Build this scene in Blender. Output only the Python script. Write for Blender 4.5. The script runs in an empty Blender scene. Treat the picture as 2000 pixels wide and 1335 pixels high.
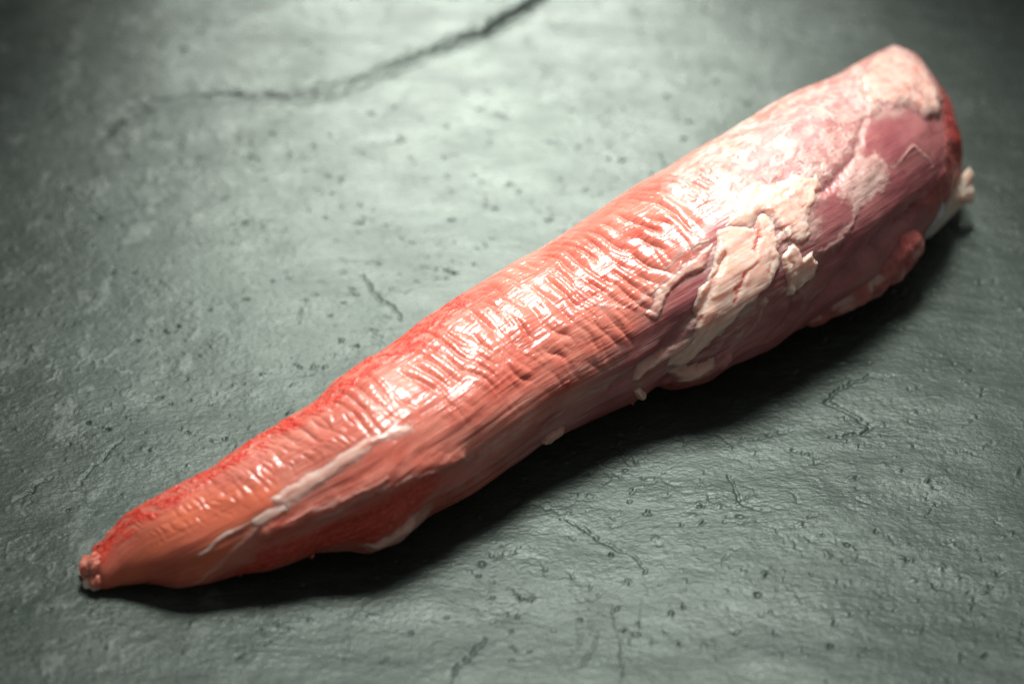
# Raw pork tenderloin lying on a rough slate slab, close-up with shallow focus.
import bpy, math
import numpy as np
from mathutils import Vector

scene = bpy.context.scene
R = math.radians

# ------------------------------------------------------------------ camera
PITCH, DIST, LENS, SENSOR = R(40), 0.70, 85.0, 36.0
CAM = np.array([0.0, -DIST * math.cos(PITCH), DIST * math.sin(PITCH)])
cd = bpy.data.cameras.new('camera')
cam = bpy.data.objects.new('camera', cd)
scene.collection.objects.link(cam)
cam.location = CAM
cam.rotation_euler = (math.pi / 2 - PITCH, 0, 0)
cd.lens = LENS
cd.sensor_width = SENSOR
cd.clip_start = 0.02
cd.clip_end = 20
cd.dof.use_dof = True
cd.dof.focus_distance = 0.657
cd.dof.aperture_fstop = 6.0
scene.camera = cam

# ------------------------------------------------------------------ world and lamps
world = bpy.data.worlds.new('World')
scene.world = world
world.use_nodes = True
world.node_tree.nodes['Background'].inputs[0].default_value = (1.0, 0.98, 0.95, 1)
world.node_tree.nodes['Background'].inputs[1].default_value = 0.16


def softbox(name, loc, target, sx, sy, power, color, spread):
    ld = bpy.data.lights.new(name, 'AREA')
    ld.shape = 'RECTANGLE'
    ld.size, ld.size_y = sx, sy
    ld.energy = power
    ld.color = color
    ld.spread = R(spread)
    o = bpy.data.objects.new(name, ld)
    scene.collection.objects.link(o)
    o.location = loc
    d = Vector(target) - Vector(loc)
    o.rotation_euler = d.to_track_quat('-Z', 'Y').to_euler()
    return o


softbox('overhead_softbox', (0.02, 0.26, 0.71), (0.018, -0.02, 0.0), 0.22, 0.28, 0.68, (1.0, 0.985, 0.94), 31)
softbox('window_softbox', (-0.03, 0.78, 0.48), (-0.008, 0.185, 0.0), 0.19, 0.22, 0.29, (0.98, 1.0, 0.93), 15)

scene.view_settings.view_transform = 'Standard'
scene.view_settings.look = 'None'
scene.view_settings.exposure = 0
scene.view_settings.gamma = 1
scene.cycles.use_denoising = True
scene.cycles.denoising_prefilter = 'NONE'
scene.cycles.denoising_input_passes = 'RGB_ALBEDO_NORMAL'
scene.cycles.adaptive_threshold = 0.005

# ------------------------------------------------------------------ maths helpers
PX = 2000.0
FPX = LENS / SENSOR * PX
RIGHT = np.array([1.0, 0, 0])
UP = np.array([0, math.sin(PITCH), math.cos(PITCH)])
FWD = np.array([0, math.cos(PITCH), -math.sin(PITCH)])


def project(P):
    d = P - CAM
    z = d @ FWD
    return np.stack([PX / 2 + FPX * (d @ RIGHT) / z, 667.5 - FPX * (d @ UP) / z], -1)


def ground(px, py, z=0.0):
    px = np.asarray(px, float)
    py = np.asarray(py, float)
    d = FWD + ((px - PX / 2) / FPX)[..., None] * RIGHT + ((667.5 - py) / FPX)[..., None] * UP
    t = (z - CAM[2]) / d[..., 2]
    return CAM + t[..., None] * d


def _hash(ix, iy, seed):
    h = (ix.astype(np.int64) * 374761393 + iy.astype(np.int64) * 668265263 + seed * 1274126177) & 0xFFFFFFFF
    h = ((h ^ (h >> 13)) * 1274126177) & 0xFFFFFFFF
    h = (h ^ (h >> 16)) & 0xFFFFFFFF
    return h


_ang = np.arange(256) / 256.0 * 2 * math.pi
_gx, _gy = np.cos(_ang), np.sin(_ang)


def noise(x, y, seed=0):
    ix = np.floor(x)
    iy = np.floor(y)
    fx = x - ix
    fy = y - iy
    u = fx * fx * fx * (fx * (fx * 6 - 15) + 10)
    v = fy * fy * fy * (fy * (fy * 6 - 15) + 10)

    def g(dx, dy):
        h = _hash(ix + dx, iy + dy, seed) & 255
        return _gx[h] * (fx - dx) + _gy[h] * (fy - dy)
    a = g(0, 0) * (1 - u) + g(1, 0) * u
    b = g(0, 1) * (1 - u) + g(1, 1) * u
    return (a * (1 - v) + b * v) * 1.5


def fbm(x, y, seed=0, octaves=4, gain=0.5):
    s = 0
    a = 1.0
    for o in range(octaves):
        s = s + a * noise(x * 2 ** o, y * 2 ** o, seed + o * 17)
        a *= gain
    return s


def sstep(a, b, x):
    t = np.clip((x - a) / (b - a), 0, 1)
    return t * t * (3 - 2 * t)


def seg_dist(X, Y, pts, closed=False):
    """distance to a polyline and the fraction of its length at the nearest point"""
    pts = np.asarray(pts, float)
    if closed:
        pts = np.vstack([pts, pts[:1]])
    best = np.full(X.shape, 1e9)
    frac = np.zeros(X.shape)
    L = np.r_[0, np.cumsum(np.hypot(*(pts[1:] - pts[:-1]).T))]
    for k in range(len(pts) - 1):
        ax, ay = pts[k]
        bx, by = pts[k + 1]
        dx, dy = bx - ax, by - ay
        l2 = dx * dx + dy * dy + 1e-18
        t = np.clip(((X - ax) * dx + (Y - ay) * dy) / l2, 0, 1)
        d = np.hypot(X - ax - t * dx, Y - ay - t * dy)
        m = d < best
        best = np.where(m, d, best)
        frac = np.where(m, (L[k] + t * (L[k + 1] - L[k])) / L[-1], frac)
    return best, frac


def inside(X, Y, pts):
    pts = np.asarray(pts, float)
    c = np.zeros(X.shape, bool)
    n = len(pts)
    for k in range(n):
        ax, ay = pts[k]
        bx, by = pts[(k + 1) % n]
        if ay == by:
            continue
        c ^= ((ay > Y) != (by > Y)) & (X < (bx - ax) * (Y - ay) / (by - ay) + ax)
    return c


def sdf(X, Y, pts):
    """signed distance, positive inside"""
    pts = np.asarray(pts, float)
    d, _ = seg_dist(X, Y, pts, True)
    return np.where(inside(X, Y, pts), d, -d)


def smooth1(a, n):
    k = np.hanning(2 * n + 3)[1:-1]
    k /= k.sum()
    return np.convolve(np.pad(a, n, mode='edge'), k, mode='valid')


def grid_object(name, P, material, parent=None, wrap=False, keep=None, uv=None, attrs=None, caps=False, smooth=True):
    """one mesh object from a grid of points (rows, cols, 3)"""
    n, m = P.shape[:2]
    idx = np.arange(n * m).reshape(n, m)
    if wrap:
        idx = np.concatenate([idx, idx[:, :1]], 1)
    q = np.stack([idx[:-1, :-1], idx[1:, :-1], idx[1:, 1:], idx[:-1, 1:]], -1).reshape(-1, 4)
    if keep is not None:
        kf = keep.reshape(-1)
        q = q[kf[q].all(1)]
    used = np.unique(q)
    remap = np.zeros(n * m, np.int64)
    remap[used] = np.arange(len(used))
    V = P.reshape(-1, 3)[used]
    q = remap[q]
    loops = q.reshape(-1)
    starts = np.arange(len(q)) * 4
    me = bpy.data.meshes.new(name)
    extra = []
    if caps:
        extra = [remap[idx[0, :m]][::-1], remap[idx[-1, :m]]]
    tot = len(loops) + sum(len(e) for e in extra)
    me.vertices.add(len(V))
    me.vertices.foreach_set('co', V.astype(np.float32).ravel())
    for e in extra:
        starts = np.r_[starts, len(loops)]
        loops = np.r_[loops, e]
    me.loops.add(tot)
    me.loops.foreach_set('vertex_index', loops.astype(np.int32))
    me.polygons.add(len(starts))
    me.polygons.foreach_set('loop_start', starts.astype(np.int32))
    me.update(calc_edges=True)
    if smooth:
        me.polygons.foreach_set('use_smooth', np.ones(len(starts), bool))
    if uv is not None:
        u = me.uv_layers.new(name='surface')
        u.data.foreach_set('uv', uv.reshape(-1, 2)[used][loops].astype(np.float32).ravel())
    for k, a in (attrs or {}).items():
        at = me.attributes.new(k, 'FLOAT', 'POINT')
        at.data.foreach_set('value', a.reshape(-1)[used].astype(np.float32))
    me.validate()
    me.materials.append(material)
    o = bpy.data.objects.new(name, me)
    scene.collection.objects.link(o)
    if parent:
        o.parent = parent
    return o


def normals(P, wrap=False):
    if wrap:
        dv = np.roll(P, -1, 1) - np.roll(P, 1, 1)
    else:
        dv = np.gradient(P, axis=1)
    du = np.gradient(P, axis=0)
    n = np.cross(du, dv)
    return n / (np.linalg.norm(n, axis=-1, keepdims=True) + 1e-12)


# ------------------------------------------------------------------ node helper
class Mat:
    def __init__(self, name):
        self.m = bpy.data.materials.new(name)
        self.m.use_nodes = True
        self.nt = self.m.node_tree
        self.b = self.nt.nodes['Principled BSDF']

    def n(self, kind, **kw):
        nd = self.nt.nodes.new(kind)
        for k, v in kw.items():
            setattr(nd, k, v)
        return nd

    def put(self, sock, v):
        if isinstance(v, bpy.types.NodeSocket):
            self.nt.links.new(v, sock)
        else:
            sock.default_value = v

    def attr(self, name):
        return self.n('ShaderNodeAttribute', attribute_name=name).outputs['Fac']

    def mix(self, f, a, b):
        nd = self.n('ShaderNodeMix', data_type='RGBA')
        self.put(nd.inputs[0], f)
        self.put(nd.inputs[6], a)
        self.put(nd.inputs[7], b)
        return nd.outputs[2]

    def math(self, op, a, b=0.0, c=None, clamp=False):
        nd = self.n('ShaderNodeMath', operation=op, use_clamp=clamp)
        self.put(nd.inputs[0], a)
        self.put(nd.inputs[1], b)
        if c is not None:
            self.put(nd.inputs[2], c)
        return nd.outputs[0]

    def ramp(self, x, lo, hi, a=0.0, b=1.0):
        nd = self.n('ShaderNodeMapRange', interpolation_type='SMOOTHSTEP')
        self.put(nd.inputs[0], x)
        for i, v in enumerate((lo, hi, a, b)):
            nd.inputs[1 + i].default_value = v
        return nd.outputs[0]

    def coords(self, sx, sy, uv=True, rot=0.0):
        if uv:
            src = self.n('ShaderNodeUVMap', uv_map='surface').outputs[0]
        else:
            src = self.n('ShaderNodeTexCoord').outputs['Object']
        mp = self.n('ShaderNodeMapping')
        self.put(mp.inputs[0], src)
        mp.inputs[2].default_value = (0, 0, rot)
        mp.inputs[3].default_value = (sx, sy, sx)
        return mp.outputs[0]

    def noise(self, vec, scale=1.0, detail=4.0, rough=0.55, dist=0.0):
        nd = self.n('ShaderNodeTexNoise')
        self.put(nd.inputs['Vector'], vec)
        nd.inputs['Scale'].default_value = scale
        nd.inputs['Detail'].default_value = detail
        nd.inputs['Roughness'].default_value = rough
        nd.inputs['Distortion'].default_value = dist
        return nd.outputs['Fac']

    def bump(self, h, dist, strength=1.0, normal=None):
        nd = self.n('ShaderNodeBump')
        nd.inputs['Strength'].default_value = strength
        nd.inputs['Distance'].default_value = dist
        self.put(nd.inputs['Height'], h)
        if normal is not None:
            self.put(nd.inputs['Normal'], normal)
        return nd.outputs[0]

    def set(self, **kw):
        for k, v in kw.items():
            self.put(self.b.inputs[k.replace('_', ' ')], v)


# ------------------------------------------------------------------ materials
def slate_material():
    M = Mat('slate')
    c1 = M.coords(9, 14, False)
    c2 = M.coords(120, 260, False)
    big = M.noise(c1, 1, 6, 0.6, 0.4)
    mid = M.noise(c2, 1, 6, 0.65, 0.3)
    col = M.mix(M.ramp(big, 0.3, 0.7), (0.011, 0.018, 0.0145, 1), (0.022, 0.033, 0.027, 1))
    col = M.mix(M.ramp(mid, 0.35, 0.75, 0, 0.4), col, (0.052, 0.068, 0.060, 1))
    col = M.mix(M.math('MULTIPLY', M.attr('chalk'), M.ramp(mid, 0.3, 0.6)), col, (0.11, 0.125, 0.115, 1))
    rough = M.ramp(M.noise(M.coords(40, 70, False), 1, 5, 0.6), 0.2, 0.8, 0.44, 0.55)
    grain = M.noise(M.coords(700, 1300, False), 1, 2, 0.6, 0.5)
    n1 = M.bump(grain, 0.00019, 1.0)
    g2 = M.noise(M.coords(260, 520, False), 1, 2, 0.6, 0.6)
    n2 = M.bump(g2, 0.00016, 1.0, n1)
    M.set(Base_Color=col, Roughness=rough, Normal=n2, Specular_IOR_Level=0.5, Specular_Tint=(0.86, 1.0, 0.91, 1))
    return M.m


def meat_material():
    M = Mat('raw_pork')
    lo = M.coords(60, 90)
    fib = M.coords(90, 1500)
    n_lo = M.noise(lo, 1, 5, 0.6, 0.3)
    n_f = M.noise(fib, 1, 4, 0.6)
    base = M.mix(M.ramp(n_lo, 0.3, 0.7), (0.45, 0.085, 0.058, 1), (0.58, 0.20, 0.15, 1))
    base = M.mix(M.ramp(n_f, 0.35, 0.75, 0, 0.45), base, (0.70, 0.29, 0.21, 1))
    base = M.mix(M.math('MULTIPLY', M.attr('orange'), M.ramp(n_lo, 0.3, 0.7, 0.35, 0.85)), base, (0.74, 0.17, 0.075, 1))
    spk = M.noise(M.coords(700, 900), 1, 3, 0.7)
    red = M.mix(M.ramp(spk, 0.4, 0.65), (0.58, 0.022, 0.014, 1), (0.66, 0.11, 0.06, 1))
    base = M.mix(M.attr('red'), base, red)
    mauve = M.mix(M.ramp(n_lo, 0.3, 0.7), (0.31, 0.088, 0.098, 1), (0.45, 0.17, 0.165, 1))
    base = M.mix(M.attr('mauve'), base, mauve)
    film = M.noise(M.coords(260, 380), 1, 6, 0.65, 0.8)
    memb = M.math('MULTIPLY', M.attr('membrane'), M.ramp(film, 0.30, 0.55, 0.30, 1.0))
    cream = M.mix(M.ramp(n_lo, 0.35, 0.65), (0.50, 0.29, 0.25, 1), (0.60, 0.43, 0.38, 1))
    base = M.mix(memb, base, cream)
    # relief
    fine = M.noise(M.coords(200, 2300), 1, 3, 0.6)
    n1 = M.bump(fine, 0.00008, 1.0)
    n2 = M.bump(M.noise(M.coords(420, 1100), 1, 4, 0.65), 0.00008, 0.7, n1)
    gran = M.noise(M.coords(1500, 1700), 1, 3, 0.7)
    n3 = M.bump(M.math('MULTIPLY', gran, M.attr('red')), 0.0005, 1.0, n2)
    M.set(Base_Color=base, Normal=n3, Specular_IOR_Level=0.55)
    rg = M.math('ADD', M.ramp(M.attr('mauve'), 0, 1, 0.21, 0.34), M.math('MULTIPLY', M.attr('membrane'), 0.20))
    M.set(Roughness=rg)
    M.set(Subsurface_Weight=0.55, Subsurface_Radius=(1.0, 0.36, 0.26), Subsurface_Scale=0.0045)
    
    return M.m


def fat_material(name, a, b, pink, sss=0.5):
    M = Mat(name)
    n = M.noise(M.coords(140, 200), 1, 5, 0.6, 0.4)
    col = M.mix(M.ramp(n, 0.3, 0.7), a, b)
    v = M.noise(M.coords(90, 260), 1, 5, 0.6, 0.8)
    col = M.mix(M.ramp(v, 0.50, 0.72, 0, 0.6), col, pink)
    col = M.mix(M.attr('blood'), col, (0.70, 0.06, 0.03, 1))
    col = M.mix(M.math('MULTIPLY', M.attr('thin'), 0.9), col, (0.55, 0.23, 0.19, 1))
    n1 = M.bump(M.noise(M.coords(300, 450), 1, 4, 0.55), 0.0003, 0.5)
    M.set(Base_Color=col, Normal=n1, Roughness=0.36, Specular_IOR_Level=0.5, Coat_Weight=0.25, Coat_Roughness=0.2)
    M.set(Subsurface_Weight=0.8, Subsurface_Radius=(1.0, 0.45, 0.3), Subsurface_Scale=0.005)
    return M.m


MAT_SLATE = slate_material()
MAT_MEAT = meat_material()
MAT_FAT = fat_material('cream_fat', (0.82, 0.53, 0.42, 1), (0.84, 0.63, 0.54, 1), (0.78, 0.38, 0.29, 1))
MAT_FILM = fat_material('white_membrane', (0.72, 0.42, 0.35, 1), (0.80, 0.55, 0.47, 1), (0.58, 0.25, 0.21, 1))
MAT_WHITE = fat_material('bluish_sinew', (0.66, 0.66, 0.72, 1), (0.80, 0.76, 0.76, 1), (0.70, 0.50, 0.50, 1))

# ------------------------------------------------------------------ slate slab
def build_slate():
    # visible patch in fine cells, widening cells towards the slab's far edges
    def axis(a, b, step, far, growth=1.12):
        c = list(np.arange(a, b, step))
        s, x, hi = step, c[-1], []
        while x < far:
            s *= growth
            x += s
            hi.append(x)
        s, x, lo = step, c[0], []
        while x > -far:
            s *= growth
            x -= s
            lo.append(x)
        return np.array(lo[::-1] + c + hi)
    xs = axis(-0.190, 0.190, 0.00037, 0.6)
    ys = axis(-0.128, 0.205, 0.00044, 0.6)
    X, Y = np.meshgrid(xs, ys)
    mm = 1000.0
    x, y = X * mm, Y * mm
    H = 0.9 * fbm(x / 70, y / 45, 1, 3)
    H += 0.13 * fbm(x / 19, y / 10, 5, 3)
    # cleavage terraces: thin layers flaked off
    t = fbm(x / 55, y / 30, 9, 5, 0.55) * 5
    H += 0.045 * (np.floor(t) + sstep(0.0, 0.08, t - np.floor(t)))
    t = fbm(x / 22, y / 9, 29, 5, 0.6) * 3
    H += 0.028 * (np.floor(t) + sstep(0.0, 0.15, t - np.floor(t)))
    grain = fbm(x / 2.2, y / 1.1, 13, 3, 0.6)
    H += 0.055 * grain
    H += 0.05 * np.abs(fbm(x / 9, y / 4.6, 15, 3, 0.45)) + 0.035 * fbm(x / 5, y / 3.2, 16, 3, 0.5)
    chalk = np.zeros_like(H)
    wx = x + 1.0 * fbm(x / 5, y / 5, 41, 4, 0.6)
    wy = y + 1.0 * fbm(x / 5, y / 5, 42, 4, 0.6)

    def crack(pts, w, d, ledge=0.0, soft=1.0):
        nonlocal H
        g = ground([p[0] for p in pts], [p[1] for p in pts])[:, :2] * mm
        g = g[:, :]
        pad = w * 4 + 6
        ix = (xs * mm > g[:, 0].min() - pad) & (xs * mm < g[:, 0].max() + pad)
        iy = (ys * mm > g[:, 1].min() - pad) & (ys * mm < g[:, 1].max() + pad)
        sl = np.ix_(iy, ix)
        D, f = seg_dist(wx[sl], wy[sl], g)
        ww = w * (0.35 + 0.9 * np.sin(np.clip(f, 0, 1) * math.pi) ** 0.6) * (1 + 0.28 * noise(x[sl] / 4, y[sl] / 4, 77))
        H[sl] -= (d if d > 2 else 0.6 * d) * (1 - ledge * 0.72 * f) * np.exp(-(D / ww) ** 2 * soft) * sstep(0, 0.05, f) * sstep(0, 0.05, 1 - f) ** 0.5
    # long open crack across the back
    crack([(1090, -30), (1040, 5), (960, 55), (850, 102), (740, 147), (650, 177), (585, 190), (520, 189), (450, 188), (380, 192), (300, 200),
           (235, 228), (190, 280)], 2.6, 2.5, 1.0)
    crack([(815, 150), (775, 215), (700, 265), (600, 300), (545, 330), (480, 337)], 0.6, 0.25)
    crack([(705, 530), (722, 562), (745, 590), (770, 604), (785, 632)], 0.45, 0.8)
    crack([(612, 570), (590, 605), (580, 635)], 0.3, 0.5)
    crack([(1755, 733), (1690, 742), (1640, 760), (1612, 788), (1665, 808), (1700, 832), (1680, 845), (1605, 855)], 0.45, 1.3)
    crack([(1098, 1010), (1145, 1030), (1165, 1052), (1240, 1085), (1262, 1120)], 0.36, 0.9)
    crack([(1195, 1170), (1205, 1215), (1212, 1260), (1212, 1345)], 0.28, 0.45)
    crack([(1140, 1195), (1166, 1230), (1160, 1265), (1130, 1300), (1090, 1312)], 0.3, 0.45)
    crack([(1120, 1210), (1135, 1240), (1110, 1290)], 0.3, 0.35)
    crack([(948, 1238), (925, 1270), (890, 1310), (870, 1345)], 0.4, 1.0)
    crack([(1550, 840), (1500, 850), (1470, 862)], 0.36, 0.9)
    crack([(1425, 920), (1436, 955), (1450, 985), (1512, 1000)], 0.34, 0.8)
    crack([(30, 985), (70, 945), (110, 930)], 0.4, 0.8)
    crack([(150, 950), (210, 880), (245, 850)], 0.3, 0.6)
    # flaked patch a hair higher
    g = ground([980, 1098, 1165, 1240, 1265, 1230, 1100, 950], [1010, 1010, 1050, 1088, 1150, 1260, 1335, 1200])[:, :2] * mm
    sd = sdf(wx, wy, g)
    H += 0.10 * sstep(-0.3, 0.3, sd)
    rng = np.random.default_rng(4)

    def spot(cx, cy, r, h, asp, ang):
        i0, i1 = np.searchsorted(ys * mm, [cy - 3 * r, cy + 3 * r])
        j0, j1 = np.searchsorted(xs * mm, [cx - 3 * r, cx + 3 * r])
        if i1 <= i0 or j1 <= j0:
            return
        dx = wx[i0:i1, j0:j1] - cx
        dy = wy[i0:i1, j0:j1] - cy
        c, s = math.cos(ang), math.sin(ang)
        u, v = (dx * c + dy * s) / r, (-dx * s + dy * c) / (r * asp)
        H[i0:i1, j0:j1] += 0.55 * h * np.exp(-(u * u + v * v) ** 1.5)
    # pinholes, grit nodules, pairs of both
    for k in range(2600):
        cx, cy = rng.uniform(-190, 190), rng.uniform(-125, 200)
        dens = 0.35 + 0.65 * (noise(np.array([cx / 40]), np.array([cy / 40]), 91)[0] > -0.1)
        if rng.random() > dens:
            continue
        r = rng.choice([0.48, 0.62, 0.8, 1.1], p=[.5, .32, .15, .03])
        kind = rng.random()
        a = rng.normal(0, 0.5)
        if kind < 0.35:
            spot(cx, cy, r * rng.uniform(.8, 1.2), -rng.uniform(0.7, 1.5), rng.uniform(0.45, 0.8), a)
        elif kind < 0.8:
            spot(cx, cy, r, rng.uniform(0.45, 0.95), rng.uniform(0.6, 1), a)
        else:
            spot(cx, cy, r, rng.uniform(0.4, 0.8), rng.uniform(0.6, 1), a)
            spot(cx + r * 1.2, cy - r * 0.6, r * .8, -rng.uniform(0.6, 1.1), 0.8, a)
    # hairline cracks in front
    for k in range(60):
        px, py = rng.uniform(950, 1950), rng.uniform(800, 1330)
        if k % 3 == 0:
            px, py = rng.uniform(1150, 1600), rng.uniform(840, 1060)
        ang = rng.uniform(-0.6, 0.6) + (math.pi / 2 if rng.random() < 0.3 else 0)
        pts = [(px, py)]
        for j in range(rng.integers(2, 6)):
            ang += rng.normal(0, 0.6)
            st = rng.uniform(8, 22)
            pts.append((pts[-1][0] + st * math.cos(ang), pts[-1][1] + st * 0.6 * math.sin(ang)))
        crack(pts, 0.22, 0.5)
    # pale chalky scuffs towards the left
    c1 = fbm(x / 12, y / 16, 51, 5, 0.6)
    c2 = np.abs(fbm(x / 18, y / 22, 57, 4, 0.55))
    left = sstep(-40, -110, x)
    chalk = left * (0.6 * sstep(0.35, 0.75, c1) + 0.9 * sstep(0.05, 0.0, c2) * sstep(-0.1, 0.4, noise(x / 25, y / 25, 60)))
    H += 0.22 * chalk
    H -= np.median(H)
    # the slab is level where the meat rests on it
    H = np.where(H > 0.6, 0.6 + (H - 0.6) * 0.5, H)
    P = np.stack([X, Y, H / mm], -1)
    o = grid_object('slate_surface', P, MAT_SLATE, attrs={'chalk': np.clip(chalk, 0, 1)})
    o['kind'] = 'structure'
    return o


build_slate()

# ------------------------------------------------------------------ the tenderloin's body
TIP, DIR = np.array([155.0, 1112.0]), np.array([0.8963, -0.4434])
PERP = np.array([0.4434, 0.8963])
UPPER = [(160, 1104), (174, 1092), (190, 1070), (210, 1040), (242, 1007), (330, 958), (400, 920), (480, 866), (560, 815),
         (615, 783), (650, 746), (700, 712), (745, 688), (790, 655), (815, 633), (850, 608), (950, 546), (1050, 490), (1150, 425),
         (1230, 372), (1300, 333), (1400, 272), (1500, 213), (1580, 172), (1650, 140), (1700, 112), (1742, 93), (1775, 104),
         (1815, 142), (1843, 180)]
LOWER = [(160, 1124), (172, 1141), (205, 1149), (240, 1141), (290, 1137), (350, 1144), (410, 1137), (470, 1117), (520, 1114),
         (570, 1100), (620, 1080), (690, 1071), (725, 1075), (775, 1058), (815, 1022), (860, 994), (930, 957), (985, 918),
         (1050, 872), (1100, 846), (1160, 815), (1240, 783), (1262, 768), (1292, 745), (1330, 757), (1380, 742), (1420, 715), (1500, 683),
         (1548, 645), (1600, 618), (1665, 580), (1700, 545), (1750, 500), (1800, 452), (1852, 398), (1876, 350), (1882, 300),
         (1876, 255), (1862, 215)]


def outline(pts):
    q = np.array(pts, float) - TIP
    u, w = q @ DIR, q @ PERP
    u = np.maximum.accumulate(u + np.arange(len(u)) * 1e-3)
    return u, w


def body_stations():
    uu, wu = outline(UPPER)
    ul, wl = outline(LOWER)
    u_end = max(uu[-1], ul[-1])
    uu = np.r_[-1, uu, u_end + 3]
    wu = np.r_[0.0, wu, 0.5 * (wu[-1] + wl[-1])]
    ul = np.r_[-1, ul, u_end + 3]
    wl = np.r_[0.0, wl, 0.5 * (wu[-2] + wl[-1])]
    # denser stations where the piece closes
    n = 1180
    t = np.linspace(0, 1, n)
    us = -0.5 + (u_end + 3) * (t - 0.035 * np.sin(2 * math.pi * t) / 1.0)
    a = np.interp(us, uu, wu)
    b = np.interp(us, ul, wl)
    a = smooth1(a, 5)
    b = smooth1(b, 7)
    # the section sizes follow the broad outline, small lobes are added as local relief afterwards
    k = sstep(25, 150, us) * sstep(25, 160, us[-1] - us)
    A2 = a * (1 - k) + smooth1(a, 45) * k
    B2 = b * (1 - k) + smooth1(b, 60) * k
    return us, A2, B2, a - A2, b - B2


def solve_body():
    us, wa, wb, ra, rb = body_stations()
    n = len(us)
    PU = TIP + us[:, None] * DIR + wa[:, None] * PERP
    PL = TIP + us[:, None] * DIR + wb[:, None] * PERP
    # ground axis direction
    g0 = ground([175], [1140])[0]
    g1 = ground([1840], [420])[0]
    ax = (g1 - g0)[:2]
    ax /= np.linalg.norm(ax)
    nrm = np.array([ax[1], -ax[0]])               # towards the camera
    ratio = 0.90
    C = ground(0.5 * (PU + PL)[:, 0], 0.5 * (PU + PL)[:, 1], 0.02)[:, :2]
    A = np.full(n, 0.02)
    th = np.linspace(0, 2 * math.pi, 73)[:-1]
    u_fix = us.max() - 95
    zc = None
    for it in range(30):
        B = A * ratio
        zc = B * 0.95
        kf = np.searchsorted(us, u_fix)
        zc = np.where(us > u_fix, np.maximum(zc, zc[kf]), zc)
        ct, st = np.cos(th), np.sin(th)
        P = np.zeros((n, 72, 3))
        P[..., 0] = C[:, 0, None] + nrm[0] * A[:, None] * ct
        P[..., 1] = C[:, 1, None] + nrm[1] * A[:, None] * ct
        P[..., 2] = zc[:, None] + B[:, None] * st
        q = (project(P) - TIP) @ PERP
        lo, hi = q.min(1), q.max(1)
        sc = (wb - wa) / (hi - lo + 1e-9)
        A *= np.clip(sc, 0.7, 1.4) ** 0.9
        A = np.maximum(A, 0.0002)
        mid_t = TIP + us[:, None] * DIR + (0.5 * (wa + wb))[:, None] * PERP
        cc = project(np.column_stack([C, zc]))
        err = mid_t - cc - ((0.5 * (lo + hi)) - ((cc - TIP) @ PERP))[:, None] * PERP
        gs = ground(cc[:, 0] + err[:, 0], cc[:, 1] + err[:, 1]) - ground(cc[:, 0], cc[:, 1])
        C = C + gs[:, :2] * 0.8
    return us, C, A, A * ratio, zc, nrm, ax, ra, rb


US, CEN, AA, BB, ZC, NRM, AX, RES_UP, RES_LOW = solve_body()
NS = len(US)
# angle round the section: 0 on top, positive towards the viewer; fine cells where the camera looks
vis = np.linspace(R(-62), R(148), 400)
hid = np.linspace(R(148), R(298), 62)[1:-1]
TH = np.r_[vis, hid]
NV = len(TH)
SM = np.r_[0, np.cumsum(np.linalg.norm(np.diff(CEN, axis=0), axis=1))] * 1000.0     # mm along the piece
RM = smooth1((AA + BB) * 500, 40)                                                      # mean radius, mm
SS, TT = np.meshgrid(SM, TH, indexing='ij')
WW = TT * np.maximum(RM, 4)[:, None]                                                   # mm round the piece


def base_surface():
    sgn = np.sin(TT)
    cs = np.cos(TT)
    e = 0.92
    a = np.sign(sgn) * np.abs(sgn) ** e
    b = np.sign(cs) * np.abs(cs) ** e
    P = np.zeros((NS, NV, 3))
    P[..., 0] = CEN[:, 0, None] + NRM[0] * AA[:, None] * a
    P[..., 1] = CEN[:, 1, None] + NRM[1] * AA[:, None] * a
    P[..., 2] = ZC[:, None] + BB[:, None] * b
    return P


P0 = base_surface()
_mmpx = 0.150 + 0.02 * np.linspace(0, 1, NS)
_low = np.exp(-((TT - R(135)) / R(34)) ** 4)
_upp = np.exp(-((TT - R(-45)) / R(30)) ** 4)
_dir = P0 - np.stack([CEN[:, 0], CEN[:, 1], ZC], -1)[:, None, :]
_dir /= np.linalg.norm(_dir, axis=-1, keepdims=True) + 1e-9
P0 = P0 + _dir * (_low * (RES_LOW * _mmpx)[:, None] - _upp * (RES_UP * _mmpx)[:, None])[..., None] / 1000
# the near side of the butt end is cut back
_k = sstep(SM[-1] - 50, SM[-1] - 10, SS) * np.clip(np.cos(TT - R(48)), 0, 1) * np.clip(AA / 0.014, 0, 1)[:, None]
P0[..., 0] -= AX[0] * 0.0085 * _k
P0[..., 1] -= AX[1] * 0.0085 * _k
N0 = normals(P0, True)
c_ = np.stack([CEN[:, 0], CEN[:, 1], ZC], -1)[:, None, :]
if ((P0 - c_) * N0).sum(-1).mean() < 0:
    N0 = -N0
    FLIP = True
else:
    FLIP = False

# lookup that turns a point seen in the photo into (mm along, mm round) on the surface
_sub = (slice(None, None, 3), slice(None, 400, 2))
_pp = project(P0[_sub]).reshape(-1, 2)
_front = (((CAM - P0[_sub]) * N0[_sub]).sum(-1) > 0).reshape(-1)
_s = SS[_sub].reshape(-1)
_w = WW[_sub].reshape(-1)


def on_meat(pts):
    out = []
    for p in pts:
        d = np.hypot(_pp[:, 0] - p[0], _pp[:, 1] - p[1]) + np.where(_front, 0, 1e5)
        k = np.argsort(d)[:3]
        wgt = 1 / (d[k] + 0.5)
        out.append(((_s[k] * wgt).sum() / wgt.sum(), (_w[k] * wgt).sum() / wgt.sum()))
    return np.array(out)


WS = SS + 0.9 * fbm(SS / 6, WW / 6, 101, 4, 0.6)
WT = WW + 0.9 * fbm(SS / 6, WW / 6, 102, 4, 0.6)


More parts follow.
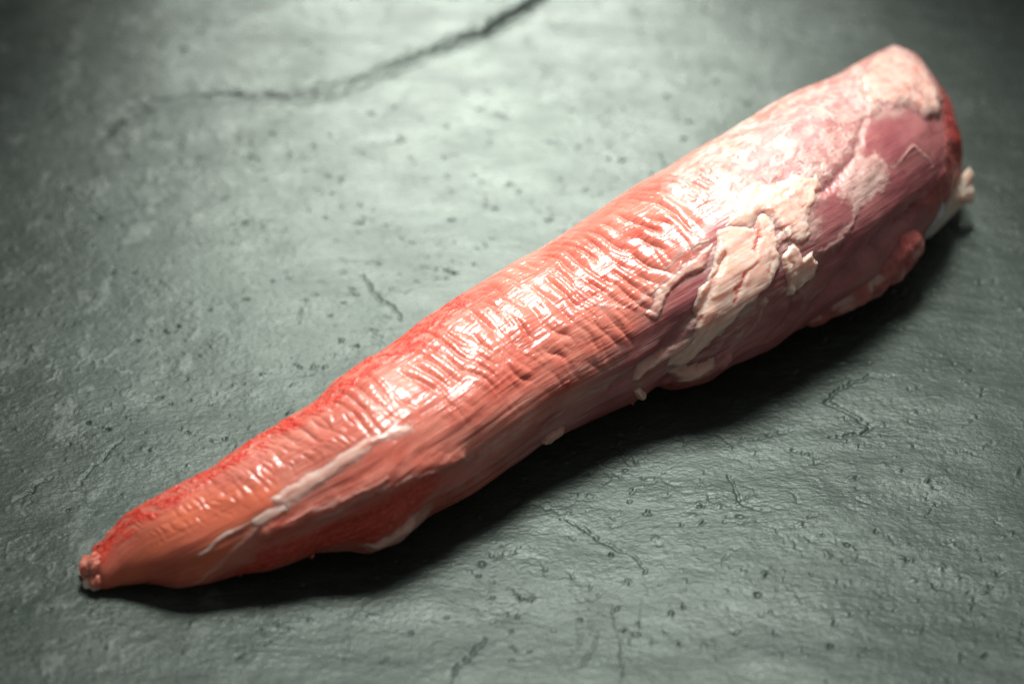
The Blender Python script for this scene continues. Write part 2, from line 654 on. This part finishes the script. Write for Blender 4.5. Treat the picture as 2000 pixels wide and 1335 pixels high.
def zone(pts, soft, warp=1.0, extend=None):
    q = on_meat(pts)
    m = np.zeros(SS.shape)
    pad = soft * 2 + 4
    i = (SM > q[:, 0].min() - pad) & (SM < q[:, 0].max() + pad)
    X = SS[i] + (WS[i] - SS[i]) * warp
    Y = WW[i] + (WT[i] - WW[i]) * warp
    m[i] = sstep(-soft, soft, sdf(X, Y, q))
    return m


def stroke(pts, w, warp=1.0, taper=0.5):
    q = on_meat(pts)
    m = np.zeros(SS.shape)
    pad = w * 3 + 4
    i = (SM > q[:, 0].min() - pad) & (SM < q[:, 0].max() + pad)
    X = SS[i] + (WS[i] - SS[i]) * warp
    Y = WW[i] + (WT[i] - WW[i]) * warp
    D, f = seg_dist(X, Y, q)
    m[i] = np.exp(-(D / (w * (1 - taper + taper * np.sin(f * math.pi)))) ** 2)
    return m


# ---- zones of the surface
red = zone([(150, 1110), (186, 1045), (240, 985), (400, 900), (600, 770), (820, 610), (900, 560), (915, 590), (830, 672), (700, 742),
            (560, 838), (420, 935), (300, 1012), (230, 1060), (190, 1110)], 1.6)
red *= sstep(-0.8, 0.3, fbm(SS / 5, WW / 3, 201, 4))
red_low = zone([(880, 915), (850, 965), (800, 1015), (700, 1062), (560, 1100), (440, 1132), (500, 1075), (620, 1035), (740, 985),
                (810, 935)], 2.2)
red = np.maximum(red, 0.8 * red_low)
for q in [(430, 905), (620, 800), (1100, 750), (840, 960)]:
    red = np.maximum(red, 0.9 * stroke([q, (q[0] + 10, q[1] - 5)], 1.0))
red_end = zone([(1762, 92), (1800, 120), (1850, 170), (1885, 250), (1888, 340), (1845, 420), (1800, 400), (1845, 330), (1845, 210),
                (1815, 150)], 2.0)
red_end = np.maximum(red_end, sstep(SM[-1] - 5, SM[-1] - 1.5, SS))
orange = zone([(170, 1130), (260, 1040), (380, 965), (520, 930), (560, 985), (480, 1040), (400, 1135), (230, 1155)], 4)
mauve = zone([(985, 905), (1100, 800), (1200, 705), (1290, 600), (1370, 480), (1400, 380), (1480, 250), (1740, 60), (1900, 180),
              (1900, 460), (1500, 720), (1250, 800), (1080, 890)], 6)
membrane = zone([(1300, 345), (1420, 255), (1560, 175), (1745, 85), (1835, 160), (1842, 225), (1770, 218), (1700, 235), (1655, 300),
                 (1610, 370), (1597, 460), (1530, 500), (1450, 440), (1385, 395), (1310, 395)], 3.5)
halo = zone([(1340, 470), (1420, 430), (1560, 440), (1605, 500), (1580, 590), (1500, 610), (1420, 690), (1340, 740), (1250, 752), (1235, 740),
             (1330, 660), (1345, 600), (1240, 620), (1290, 540)], 2.5, 1.5) * sstep(-0.25, 0.45, fbm(SS / 14, WW / 3.5, 311, 4, 0.6))
membrane = np.maximum(membrane, 0.75 * halo)
flank = zone([(870, 905), (1000, 800), (1180, 700), (1290, 600), (1330, 640), (1210, 760), (1080, 860), (900, 980), (820, 1010)], 4, 1.5)
membrane = np.maximum(membrane, 0.5 * flank * sstep(-0.5, 0.5, fbm(SS / 40, WW / 2.5, 321, 3)))
membrane *= 0.45 + 0.55 * sstep(-0.35, 0.25, fbm(SS / 7, WW / 5, 301, 5, 0.6))
cap = zone([(1670, 150), (1742, 92), (1800, 128), (1838, 190), (1838, 222), (1810, 230), (1775, 208), (1730, 210), (1695, 228),
            (1672, 200)], 1.8)
star = zone([(1676, 303), (1709, 291), (1729, 319), (1741, 335), (1729, 359), (1693, 392), (1665, 430), (1650, 380), (1644, 339)], 1.5, 2.2)
vein = stroke([(1745, 330), (1765, 305), (1785, 290), (1805, 300), (1825, 325)], 0.6)
vein2 = stroke([(1672, 165), (1690, 230), (1680, 290), (1670, 310)], 1.6)
vein3 = stroke([(1690, 395), (1640, 470), (1600, 500)], 1.4, 2)
thin_streak = np.zeros(SS.shape)
for pts, w in [([(1360, 650), (1300, 690), (1245, 742)], 1.2), ([(505, 1030), (460, 1070), (420, 1110), (380, 1138)], 0.9),
               ([(1330, 520), (1290, 560), (1240, 600)], 1.0), ([(1120, 560), (1180, 600), (1240, 590)], 0.8),
               ([(620, 1015), (740, 960), (860, 915)], 0.8), ([(560, 1015), (640, 985), (760, 935)], 0.7),
               ([(1205, 745), (1120, 790), (1060, 840)], 0.6), ([(1500, 600), (1470, 650), (1400, 700)], 0.8),
               ([(1700, 470), (1640, 540), (1570, 600)], 0.7)]:
    thin_streak = np.maximum(thin_streak, stroke(pts, w))
under = zone([(700, 1066), (760, 1050), (815, 1005), (850, 985), (835, 1020), (790, 1065), (730, 1085)], 1.2)
membrane = np.clip(np.maximum.reduce([membrane, cap, star * 0.9, vein * 0.8, vein2 * 0.8, vein3 * 0.6, thin_streak * 0.55, under * 0.7]), 0, 1)
orange = np.clip(orange, 0, 1)
red = np.clip(np.maximum(red, red_end * 0.9) * (1 - 0.9 * cap), 0, 1)
mauve = np.clip(mauve * (1 - 0.4 * red_end), 0, 1)

# ---- relief in mm
H = 0.5 * fbm(SS / 28, WW / 16, 1, 3) * sstep(2, 20, SS)
# rings of folded skin on the lit side
fold_zone = zone([(420, 925), (640, 775), (850, 615), (1100, 460), (1300, 345), (1420, 330), (1350, 430), (1290, 560), (1200, 690),
                  (1040, 745), (900, 800), (760, 815), (640, 860), (520, 945), (440, 970)], 8, 2)
ph = SS / 4.6 - 0.080 * WW + 1.2 * noise(SS / 26, WW / 34, 11) + 0.50 * noise(SS / 9, WW / 14, 12) + 0.14 * noise(SS / 3.4, WW / 8, 13)
fr = np.abs(np.sin(math.pi * ph))
amp = 0.10 + 1.15 * sstep(-0.42, 0.48, noise(SS / 7, WW / 9, 14) + 0.05)
fold = (fr ** 0.65 - 0.66) * 0.80 * amp
ph2 = SS / 2.9 - 0.10 * WW + 0.9 * noise(SS / 9, WW / 14, 21)
fold += 0.30 * (np.abs(np.sin(math.pi * ph2)) - 0.6) * sstep(-0.2, 0.4, noise(SS / 8, WW / 7, 22))
H -= 0.45 * sstep(10, 60, SS)
H += fold * fold_zone * np.clip(RM / 24, 0.35, 1)[:, None]
# fibres: long fine ribs
H += 0.10 * fbm(SS / 30, WW / 1.6, 31, 2) * sstep(5, 30, SS) * (1 - 0.6 * sstep(190, 240, SS))
H += 0.22 * fbm(SS / 60, WW / 4.5, 33, 2) * sstep(20, 60, SS) * (1 - 0.5 * fold_zone) * (1 - 0.8 * sstep(190, 240, SS))
H += 0.085 * fbm(SS / 9, WW / 0.7, 37, 2) * (0.4 + 0.6 * fold_zone)
tipz = zone([(240, 1020), (420, 905), (640, 770), (760, 800), (560, 930), (420, 1010), (300, 1060)], 3)
ph3 = SS / 2.3 - 0.12 * WW + 0.8 * noise(SS / 8, WW / 9, 61) + 0.4 * noise(SS / 3, WW / 4, 62)
H += 0.32 * tipz * (np.abs(np.sin(math.pi * ph3)) - 0.6) * sstep(-0.3, 0.4, noise(SS / 4, WW / 3, 63))
# thin slits running along the fibres across the folds
sl = np.abs(noise(SS / 26, WW / 3.2, 35))
H -= 0.16 * sstep(0.035, 0.0, sl) * fold_zone * (noise(SS / 9, WW / 4, 36) > -0.05)
# coarse torn fibres along the red rim
H += red * (1 - red_end) * (0.28 * fbm(SS / 2.4, WW / 1.5, 41, 3, 0.65))
H += red_end * 0.35 * fbm(SS / 9, WW / 5, 43, 3)
# lumps of the membrane covered end
H += np.clip(membrane - 0.6 * halo - flank, 0, 1) * (0.35 + 0.40 * fbm(SS / 9, WW / 6, 51, 4, 0.45))
H += cap * 0.9
# groove between main muscle and the side muscle, plus folds at the butt
gr = stroke([(1600, 590), (1660, 535), (1710, 487), (1750, 452), (1790, 415)], 3.0, 0.8, 0.3)
H -= 3.6 * gr
H -= 1.2 * stroke([(1410, 500), (1370, 600), (1290, 690), (1200, 760)], 1.8)
H -= 0.9 * stroke([(1560, 560), (1545, 620), (1500, 665)], 1.6)
H += 1.6 * stroke([(1300, 745), (1350, 735), (1420, 700)], 3.0)
H -= 0.8 * stroke([(1690, 230), (1672, 300), (1600, 380)], 1.8)
H -= 0.7 * stroke([(930, 905), (870, 930), (780, 985), (640, 1045)], 3.4)
H += 0.8 * stroke([(900, 895), (780, 925), (650, 985), (520, 1040)], 3.4)
H *= sstep(0, 4, SS) * sstep(0, 5, SM[-1] - SS) * 0.9 + 0.1
NB = N0
P1 = P0 + NB * (H / 1000.0)[..., None]
P1[..., 2] = np.maximum(P1[..., 2], 0.00045 + 0.0001 * np.abs(np.sin(TT * 9)))
N1 = normals(P1, True) * (-1 if FLIP else 1)

UVM = np.stack([SS, WW], -1) / 1000.0

root = bpy.data.objects.new('pork_tenderloin', None)
scene.collection.objects.link(root)
root.location = (float(CEN[NS // 2, 0]), float(CEN[NS // 2, 1]), 0.0)
root['label'] = 'raw pork tenderloin with silverskin and cream fat lying diagonally on the slate'
root['category'] = 'meat'
OFF = np.array(root.location)


def part(name, P, mat, **kw):
    if FLIP:
        P = P[::-1]
        for k in ('uv', 'keep'):
            if kw.get(k) is not None:
                kw[k] = kw[k][::-1]
        if kw.get('attrs'):
            kw['attrs'] = {a: b[::-1] for a, b in kw['attrs'].items()}
    return grid_object(name, P - OFF, mat, parent=root, **kw)


part('muscle', P1, MAT_MEAT, wrap=True, caps=True, uv=UVM,
     attrs={'red': red, 'orange': orange, 'mauve': mauve, 'membrane': membrane})


# ------------------------------------------------------------------ fat lying on the muscle
def patch(name, pts, mat, thick, warp=1.0, edge=1.5, lump=0.25, blood=(), thin=0.0, label=None, seed=0, tuck=0.12, inflate=None, creases=()):
    q = on_meat(pts)
    pad = 5
    i = np.where((SM > q[:, 0].min() - pad) & (SM < q[:, 0].max() + pad))[0]
    w0, w1 = q[:, 1].min() - pad, q[:, 1].max() + pad
    r = np.maximum(RM[i], 4)
    j = np.where((TH > w0 / r.min() if w0 < 0 else TH > w0 / r.max()) & (TH < (w1 / r.min() if w1 > 0 else w1 / r.max())))[0]
    j = j[j < 400]
    sl = np.ix_(i, j)
    S, W = SS[sl], WW[sl]
    X = S + (WS[sl] - S) * warp + 0.15 * warp * fbm(S / 2, W / 2, seed + 3, 2)
    Y = W + (WT[sl] - W) * warp + 0.15 * warp * fbm(S / 2, W / 2, seed + 4, 2)
    d = sdf(X, Y, q) + (inflate if inflate is not None else (0.3 if mat is MAT_FAT else -0.1))
    m = sstep(-0.05, edge, d) ** 0.85
    h = m * thick * (1 + lump * fbm(S / 8, W / 6, seed + 5, 3, 0.4)) + 0.0
    h += m * thick * 0.15 * np.exp(-((d - edge) / (edge)) ** 2)         # rolled rim
    th = np.clip(1 - d / 2.2, 0, 1) ** 1.3 * (0.45 + 0.55 * thin)
    th = np.clip(th + (0.25 + 0.5 * thin) * sstep(0.0, 0.7, fbm(S / 6, W / 4.5, seed + 11, 4, 0.6)), 0, 1)
    b = np.zeros_like(h)
    for bl in blood:
        D, f = seg_dist(X, Y, on_meat(bl))
        D = D + 0.5 * fbm(S / 1.2, W / 1.2, seed + 9, 3)
        b = np.maximum(b, 0.6 * sstep(1.5, 0.0, D))
        h -= 0.35 * thick * np.exp(-(D / 0.9) ** 2)
    for c in creases:
        D, f = seg_dist(X, Y, on_meat(c))
        h -= 0.4 * thick * np.exp(-(D / 0.6) ** 2) * np.sin(f * math.pi) ** 0.5
        h += 0.12 * thick * np.exp(-((D - 1.3) / 0.8) ** 2) * m
    P = P1[sl] + NB[sl] * ((h - tuck * (1 - m)) / 1000.0)[..., None]
    keep = d > -0.25
    o = part(name, P, mat, uv=UVM[sl], keep=keep, attrs={'blood': b, 'thin': th})
    if label:
        o['label'] = label
    return o


patch('fat_patch', [(1402, 448), (1430, 441), (1474, 443), (1478, 424), (1494, 417), (1514, 433), (1520, 456), (1518, 488), (1526, 520),
                    (1514, 544), (1494, 566), (1468, 592), (1438, 625), (1400, 660), (1360, 700), (1331, 720), (1303, 716), (1319, 691),
                    (1352, 660), (1361, 630), (1356, 600), (1361, 564), (1379, 552), (1391, 512), (1399, 488)], MAT_FAT, 0.7, 0.9,
      creases=([(1482, 512), (1462, 530), (1442, 572)], [(1496, 440), (1508, 480), (1500, 530), (1510, 545)], 
               [(1478, 441), (1484, 470), (1480, 495)], [(1395, 620), (1370, 660), (1335, 700)]),
      blood=([(1478, 442), (1484, 462), (1478, 484)], [(1453, 538), (1444, 556), (1434, 566)], [(1437, 572), (1436, 584)], [(1462, 425), (1470, 432)]), label='thick cream patch of fat with blood spots', seed=500)
patch('fat_patch', [(1538, 484), (1549, 472), (1563, 484), (1569, 508), (1589, 494), (1598, 516), (1593, 540), (1570, 560), (1549, 582),
                    (1538, 578), (1542, 552), (1534, 528), (1528, 504)], MAT_FAT, 0.8, 0.8, seed=520, creases=([(1540, 505), (1550, 530), (1552, 565)],))
patch('membrane_flap', [(1446, 361), (1478, 353), (1518, 357), (1546, 335), (1572, 345), (1600, 340), (1610, 365), (1590, 400), (1577, 430),
                        (1586, 456), (1570, 475), (1540, 475), (1525, 450), (1510, 425), (1480, 420), (1470, 440), (1418, 442), (1436, 397)],
      MAT_FAT, 0.5, 1.1, edge=2.4, thin=0.5, seed=540)
patch('membrane_flap', [(1395, 468), (1376, 480), (1347, 510), (1319, 528), (1291, 552), (1275, 572), (1276, 592), (1256, 617), (1285, 627),
                        (1296, 607), (1311, 578), (1340, 545), (1362, 532), (1380, 527), (1390, 500)], MAT_FILM, 0.55, 0.8, thin=0.8,
      seed=560)
patch('membrane_flap', [(1360, 470), (1394, 463), (1385, 476), (1345, 490), (1300, 530), (1290, 525), (1335, 487)], MAT_FILM, 0.4, 0.6, thin=0.8, seed=565)
patch('fat_strand', [(1362, 648), (1300, 680), (1250, 715), (1238, 742), (1246, 752), (1262, 735), (1320, 700), (1360, 668)], MAT_FILM, 0.5,
      0.6, thin=0.6, seed=570)
patch('fat_patch', [(1303, 722), (1345, 716), (1400, 692), (1395, 712), (1350, 738), (1310, 742)], MAT_FILM, 0.6, 1.2, edge=2.2, thin=1.0, seed=575)
patch('fat_strand', [(807, 834), (796, 829), (770, 833), (740, 845), (706, 860), (680, 875), (650, 894), (631, 909), (605, 920),
                     (588, 931), (582, 941), (552, 960), (534, 975), (541, 986), (556, 991), (575, 978), (601, 965), (622, 951),
                     (640, 939), (665, 918), (695, 896), (725, 872), (762, 853), (800, 845)], MAT_FILM, 0.34, 0.7, edge=2.0, inflate=0.7, thin=0.35, seed=580)
patch('fat_strand', [(556, 985), (530, 992), (506, 1004), (490, 1018), (494, 1031), (512, 1027), (540, 1008), (560, 995)], MAT_FILM, 0.35,
      0.6, seed=590, thin=0.5, inflate=0.5)
patch('fat_strand', [(494, 1012), (440, 1034), (397, 1068), (368, 1092), (393, 1088), (424, 1066), (471, 1038), (496, 1020)], MAT_FILM, 0.35,
      0.5, seed=600, thin=0.8)
patch('fat_patch', [(700, 1064), (740, 1056), (790, 1026), (815, 1008), (808, 1030), (770, 1058), (728, 1072)], MAT_FILM, 0.7, 1.2, edge=1.6, seed=620, thin=0.9)
patch('fat_patch', [(1058, 864), (1078, 846), (1102, 834), (1104, 842), (1082, 858), (1066, 867)], MAT_FILM, 1.0, 1.0, edge=1.2, seed=630, thin=1.0)
patch('fat_patch', [(1700, 122), (1742, 98), (1775, 112), (1812, 150), (1834, 195), (1832, 222), (1806, 224), (1772, 204), (1733, 206),
                    (1700, 214), (1680, 190), (1672, 160)], MAT_FILM, 0.4, 1.4, edge=3.0, thin=1.0, seed=660)
patch('fat_patch', [(1480, 590), (1500, 578), (1512, 588), (1500, 604), (1484, 602)], MAT_FILM, 0.4, 0.7, seed=640, thin=0.6)
patch('fat_patch', [(1240, 768), (1252, 760), (1262, 768), (1256, 782), (1244, 780)], MAT_FAT, 1.2, 0.4, seed=650)


# ------------------------------------------------------------------ free pieces: side muscle, end flap, torn tip
def tube(name, pts3, radii, mat, rough=0.0, n=160, m=72, flat=1.0, seed=0, attrs=None, up=(0, 0, 1), freq=4.0):
    pts3 = np.asarray(pts3, float)
    radii = np.asarray(radii, float)
    L = np.r_[0, np.cumsum(np.linalg.norm(np.diff(pts3, axis=0), axis=1))]
    t = np.linspace(0, L[-1], n)
    C = np.stack([smooth1(np.interp(t, L, pts3[:, k]), n // 14) for k in range(3)], -1)
    r = smooth1(np.interp(t, L, radii), n // 20)
    e = np.clip(np.minimum(t, L[-1] - t) / (0.9 * r + 1e-9), 0, 1)
    r = r * np.sqrt(np.clip(1 - (1 - e) ** 2, 0.0004, 1))
    T = np.gradient(C, axis=0)
    T /= np.linalg.norm(T, axis=1, keepdims=True)
    U = np.array(up, float)
    s = np.cross(T, U)
    s /= np.linalg.norm(s, axis=1, keepdims=True)
    u = np.cross(s, T)
    th = np.linspace(0, 2 * math.pi, m + 1)[:-1]
    S_, T_ = np.meshgrid(t * 1000, th, indexing='ij')
    W_ = T_ * radii.mean() * 1000
    rr = r[:, None] * (1 + rough * fbm(S_ / freq, np.cos(T_) * 1.3 + 5, seed, 3) + rough * fbm(S_ / freq, np.sin(T_) * 1.3 + 9, seed + 1, 3))
    P = C[:, None, :] + s[:, None, :] * (rr * np.cos(T_))[..., None] + u[:, None, :] * (rr * flat * np.sin(T_))[..., None]
    P[..., 2] = np.maximum(P[..., 2], 0.0005)
    c = C[:, None, :]
    z = np.zeros(S_.shape)
    at = {k: z for k in ('red', 'orange', 'mauve', 'membrane', 'blood', 'thin')}
    for k, v in (attrs or {}).items():
        at[k] = z + v if np.isscalar(v) else v(S_, T_)
    return grid_object(name, P - OFF, mat, parent=root, wrap=True, caps=True, uv=np.stack([S_, W_], -1) / 1000, attrs=at)


def at_height(pts):
    """points (px, py, height in m) in space"""
    return [ground([p[0]], [p[1]], p[2])[0] for p in pts]


tube('side_muscle', at_height([(1540, 612, 0.013), (1610, 576, 0.014), (1685, 522, 0.015), (1742, 480, 0.016), (1785, 455, 0.015)]),
     [0.005, 0.0075, 0.0088, 0.0092, 0.0065], MAT_MEAT, 0.12, seed=71, freq=9,
     attrs={'red': lambda s, t: 0.45 * sstep(10, 40, s), 'mauve': 0.6, 'membrane': lambda s, t: 0.8 * sstep(-0.1, 0.5, fbm(s / 6, t, 5))})


def sheet(name, pts, mat, thick, lift=None, seed=0, attrs=None):
    """a limp sheet outlined by points (px, py, height) with real thickness"""
    Q = np.array(at_height(pts))
    c = Q.mean(0)
    n_r, n_a = 26, 120
    L = np.r_[0, np.cumsum(np.linalg.norm(np.diff(np.vstack([Q, Q[:1]]), axis=0), axis=1))]
    a = np.linspace(0, L[-1], n_a + 1)[:-1]
    B = np.stack([np.interp(a, L, np.r_[Q[:, k], Q[0, k]]) for k in range(3)], -1)
    tt = np.linspace(0, 1, n_r)
    grid = []
    nb = np.array([-0.1, -0.6, 0.8])
    nb /= np.linalg.norm(nb)
    for k, t in enumerate(tt):          # top, centre to rim
        p = c + (B - c) * max(t, 0.002)
        bul = thick * math.sqrt(max(0, 1 - t ** 4))
        lum = thick * 0.6 * fbm(p[:, 0] * 250, p[:, 1] * 250, seed, 3) * (1 - t ** 3)
        grid.append(p + nb * (bul + lum)[:, None])
    for k, t in enumerate(tt[::-1][1:]):
        p = c + (B - c) * max(t, 0.002)
        grid.append(p - nb * (thick * math.sqrt(max(0, 1 - t ** 4))))
    P = np.array(grid)
    P[..., 2] = np.maximum(P[..., 2], 0.0005)
    uv = P[..., :2].copy()
    z = np.zeros(P.shape[:2])
    at = {k: z + (attrs or {}).get(k, 0.0) for k in ('red', 'orange', 'mauve', 'membrane', 'blood', 'thin')}
    return grid_object(name, P - OFF, mat, parent=root, wrap=True, caps=True, uv=uv, attrs=at)


sheet('fat_flap', [(1838, 398, 0.016), (1862, 372, 0.016), (1880, 340, 0.016), (1893, 326, 0.017), (1903, 340, 0.015), (1898, 356, 0.013), (1904, 374, 0.011),
                   (1902, 396, 0.008), (1880, 402, 0.007), (1850, 432, 0.006), (1815, 466, 0.005), (1800, 470, 0.008), (1825, 430, 0.012)],
      MAT_FAT, 0.0016, seed=81)
sheet('sinew', [(1757, 420, 0.017), (1786, 410, 0.018), (1846, 396, 0.018), (1842, 420, 0.014), (1808, 458, 0.010), (1790, 450, 0.011)],
      MAT_WHITE, 0.0012, seed=83)
tube('torn_tip', at_height([(200, 1115, 0.006), (185, 1104, 0.006), (170, 1104, 0.006), (158, 1108, 0.005)]), [0.0042, 0.0034, 0.0028, 0.0018],
     MAT_MEAT, 0.22, n=60, m=36, seed=91, attrs={'orange': 0.6, 'membrane': 0.25}, freq=2)
tube('torn_tip', at_height([(205, 1132, 0.004), (185, 1130, 0.0035), (170, 1126, 0.003), (160, 1120, 0.003)]), [0.0030, 0.0018, 0.0012, 0.0006],
     MAT_MEAT, 0.25, n=60, m=36, seed=93, attrs={'orange': 0.7, 'membrane': 0.2}, freq=2)
tube('fat_shred', at_height([(200, 1142, 0.0026), (182, 1139, 0.0024), (162, 1138, 0.002)]), [0.0018, 0.0016, 0.001],
     MAT_FAT, 0.35, n=50, m=30, seed=95, freq=2)
tube('torn_fibre', at_height([(212, 1062, 0.008), (196, 1072, 0.007), (190, 1086, 0.007)]), [0.0016, 0.0018, 0.0012],
     MAT_MEAT, 0.4, n=50, m=30, seed=97, attrs={'red': 0.5, 'orange': 0.5}, freq=2)
tube('torn_fibre', at_height([(238, 1042, 0.009), (222, 1048, 0.008), (210, 1062, 0.008)]), [0.0014, 0.0016, 0.0012],
     MAT_MEAT, 0.4, n=50, m=30, seed=99, attrs={'red': 0.8}, freq=2)

rng = np.random.default_rng(12)
for px, py in [(472, 1116), (610, 1084), (1236, 784), (1700, 548), (1690, 556)]:
    a, L = rng.uniform(-0.6, 0.6), rng.uniform(7, 13)
    tube('torn_fibre', at_height([(px, py - 5, 0.0035), (px + L * 0.4 * a, py + 1, 0.003), (px + L * a, py + L * 0.7, 0.0018)]),
         [0.0008, 0.0007, 0.0003], MAT_MEAT, 0.3, n=30, m=16, seed=int(px), attrs={'red': 0.5, 'orange': 0.4}, freq=2)
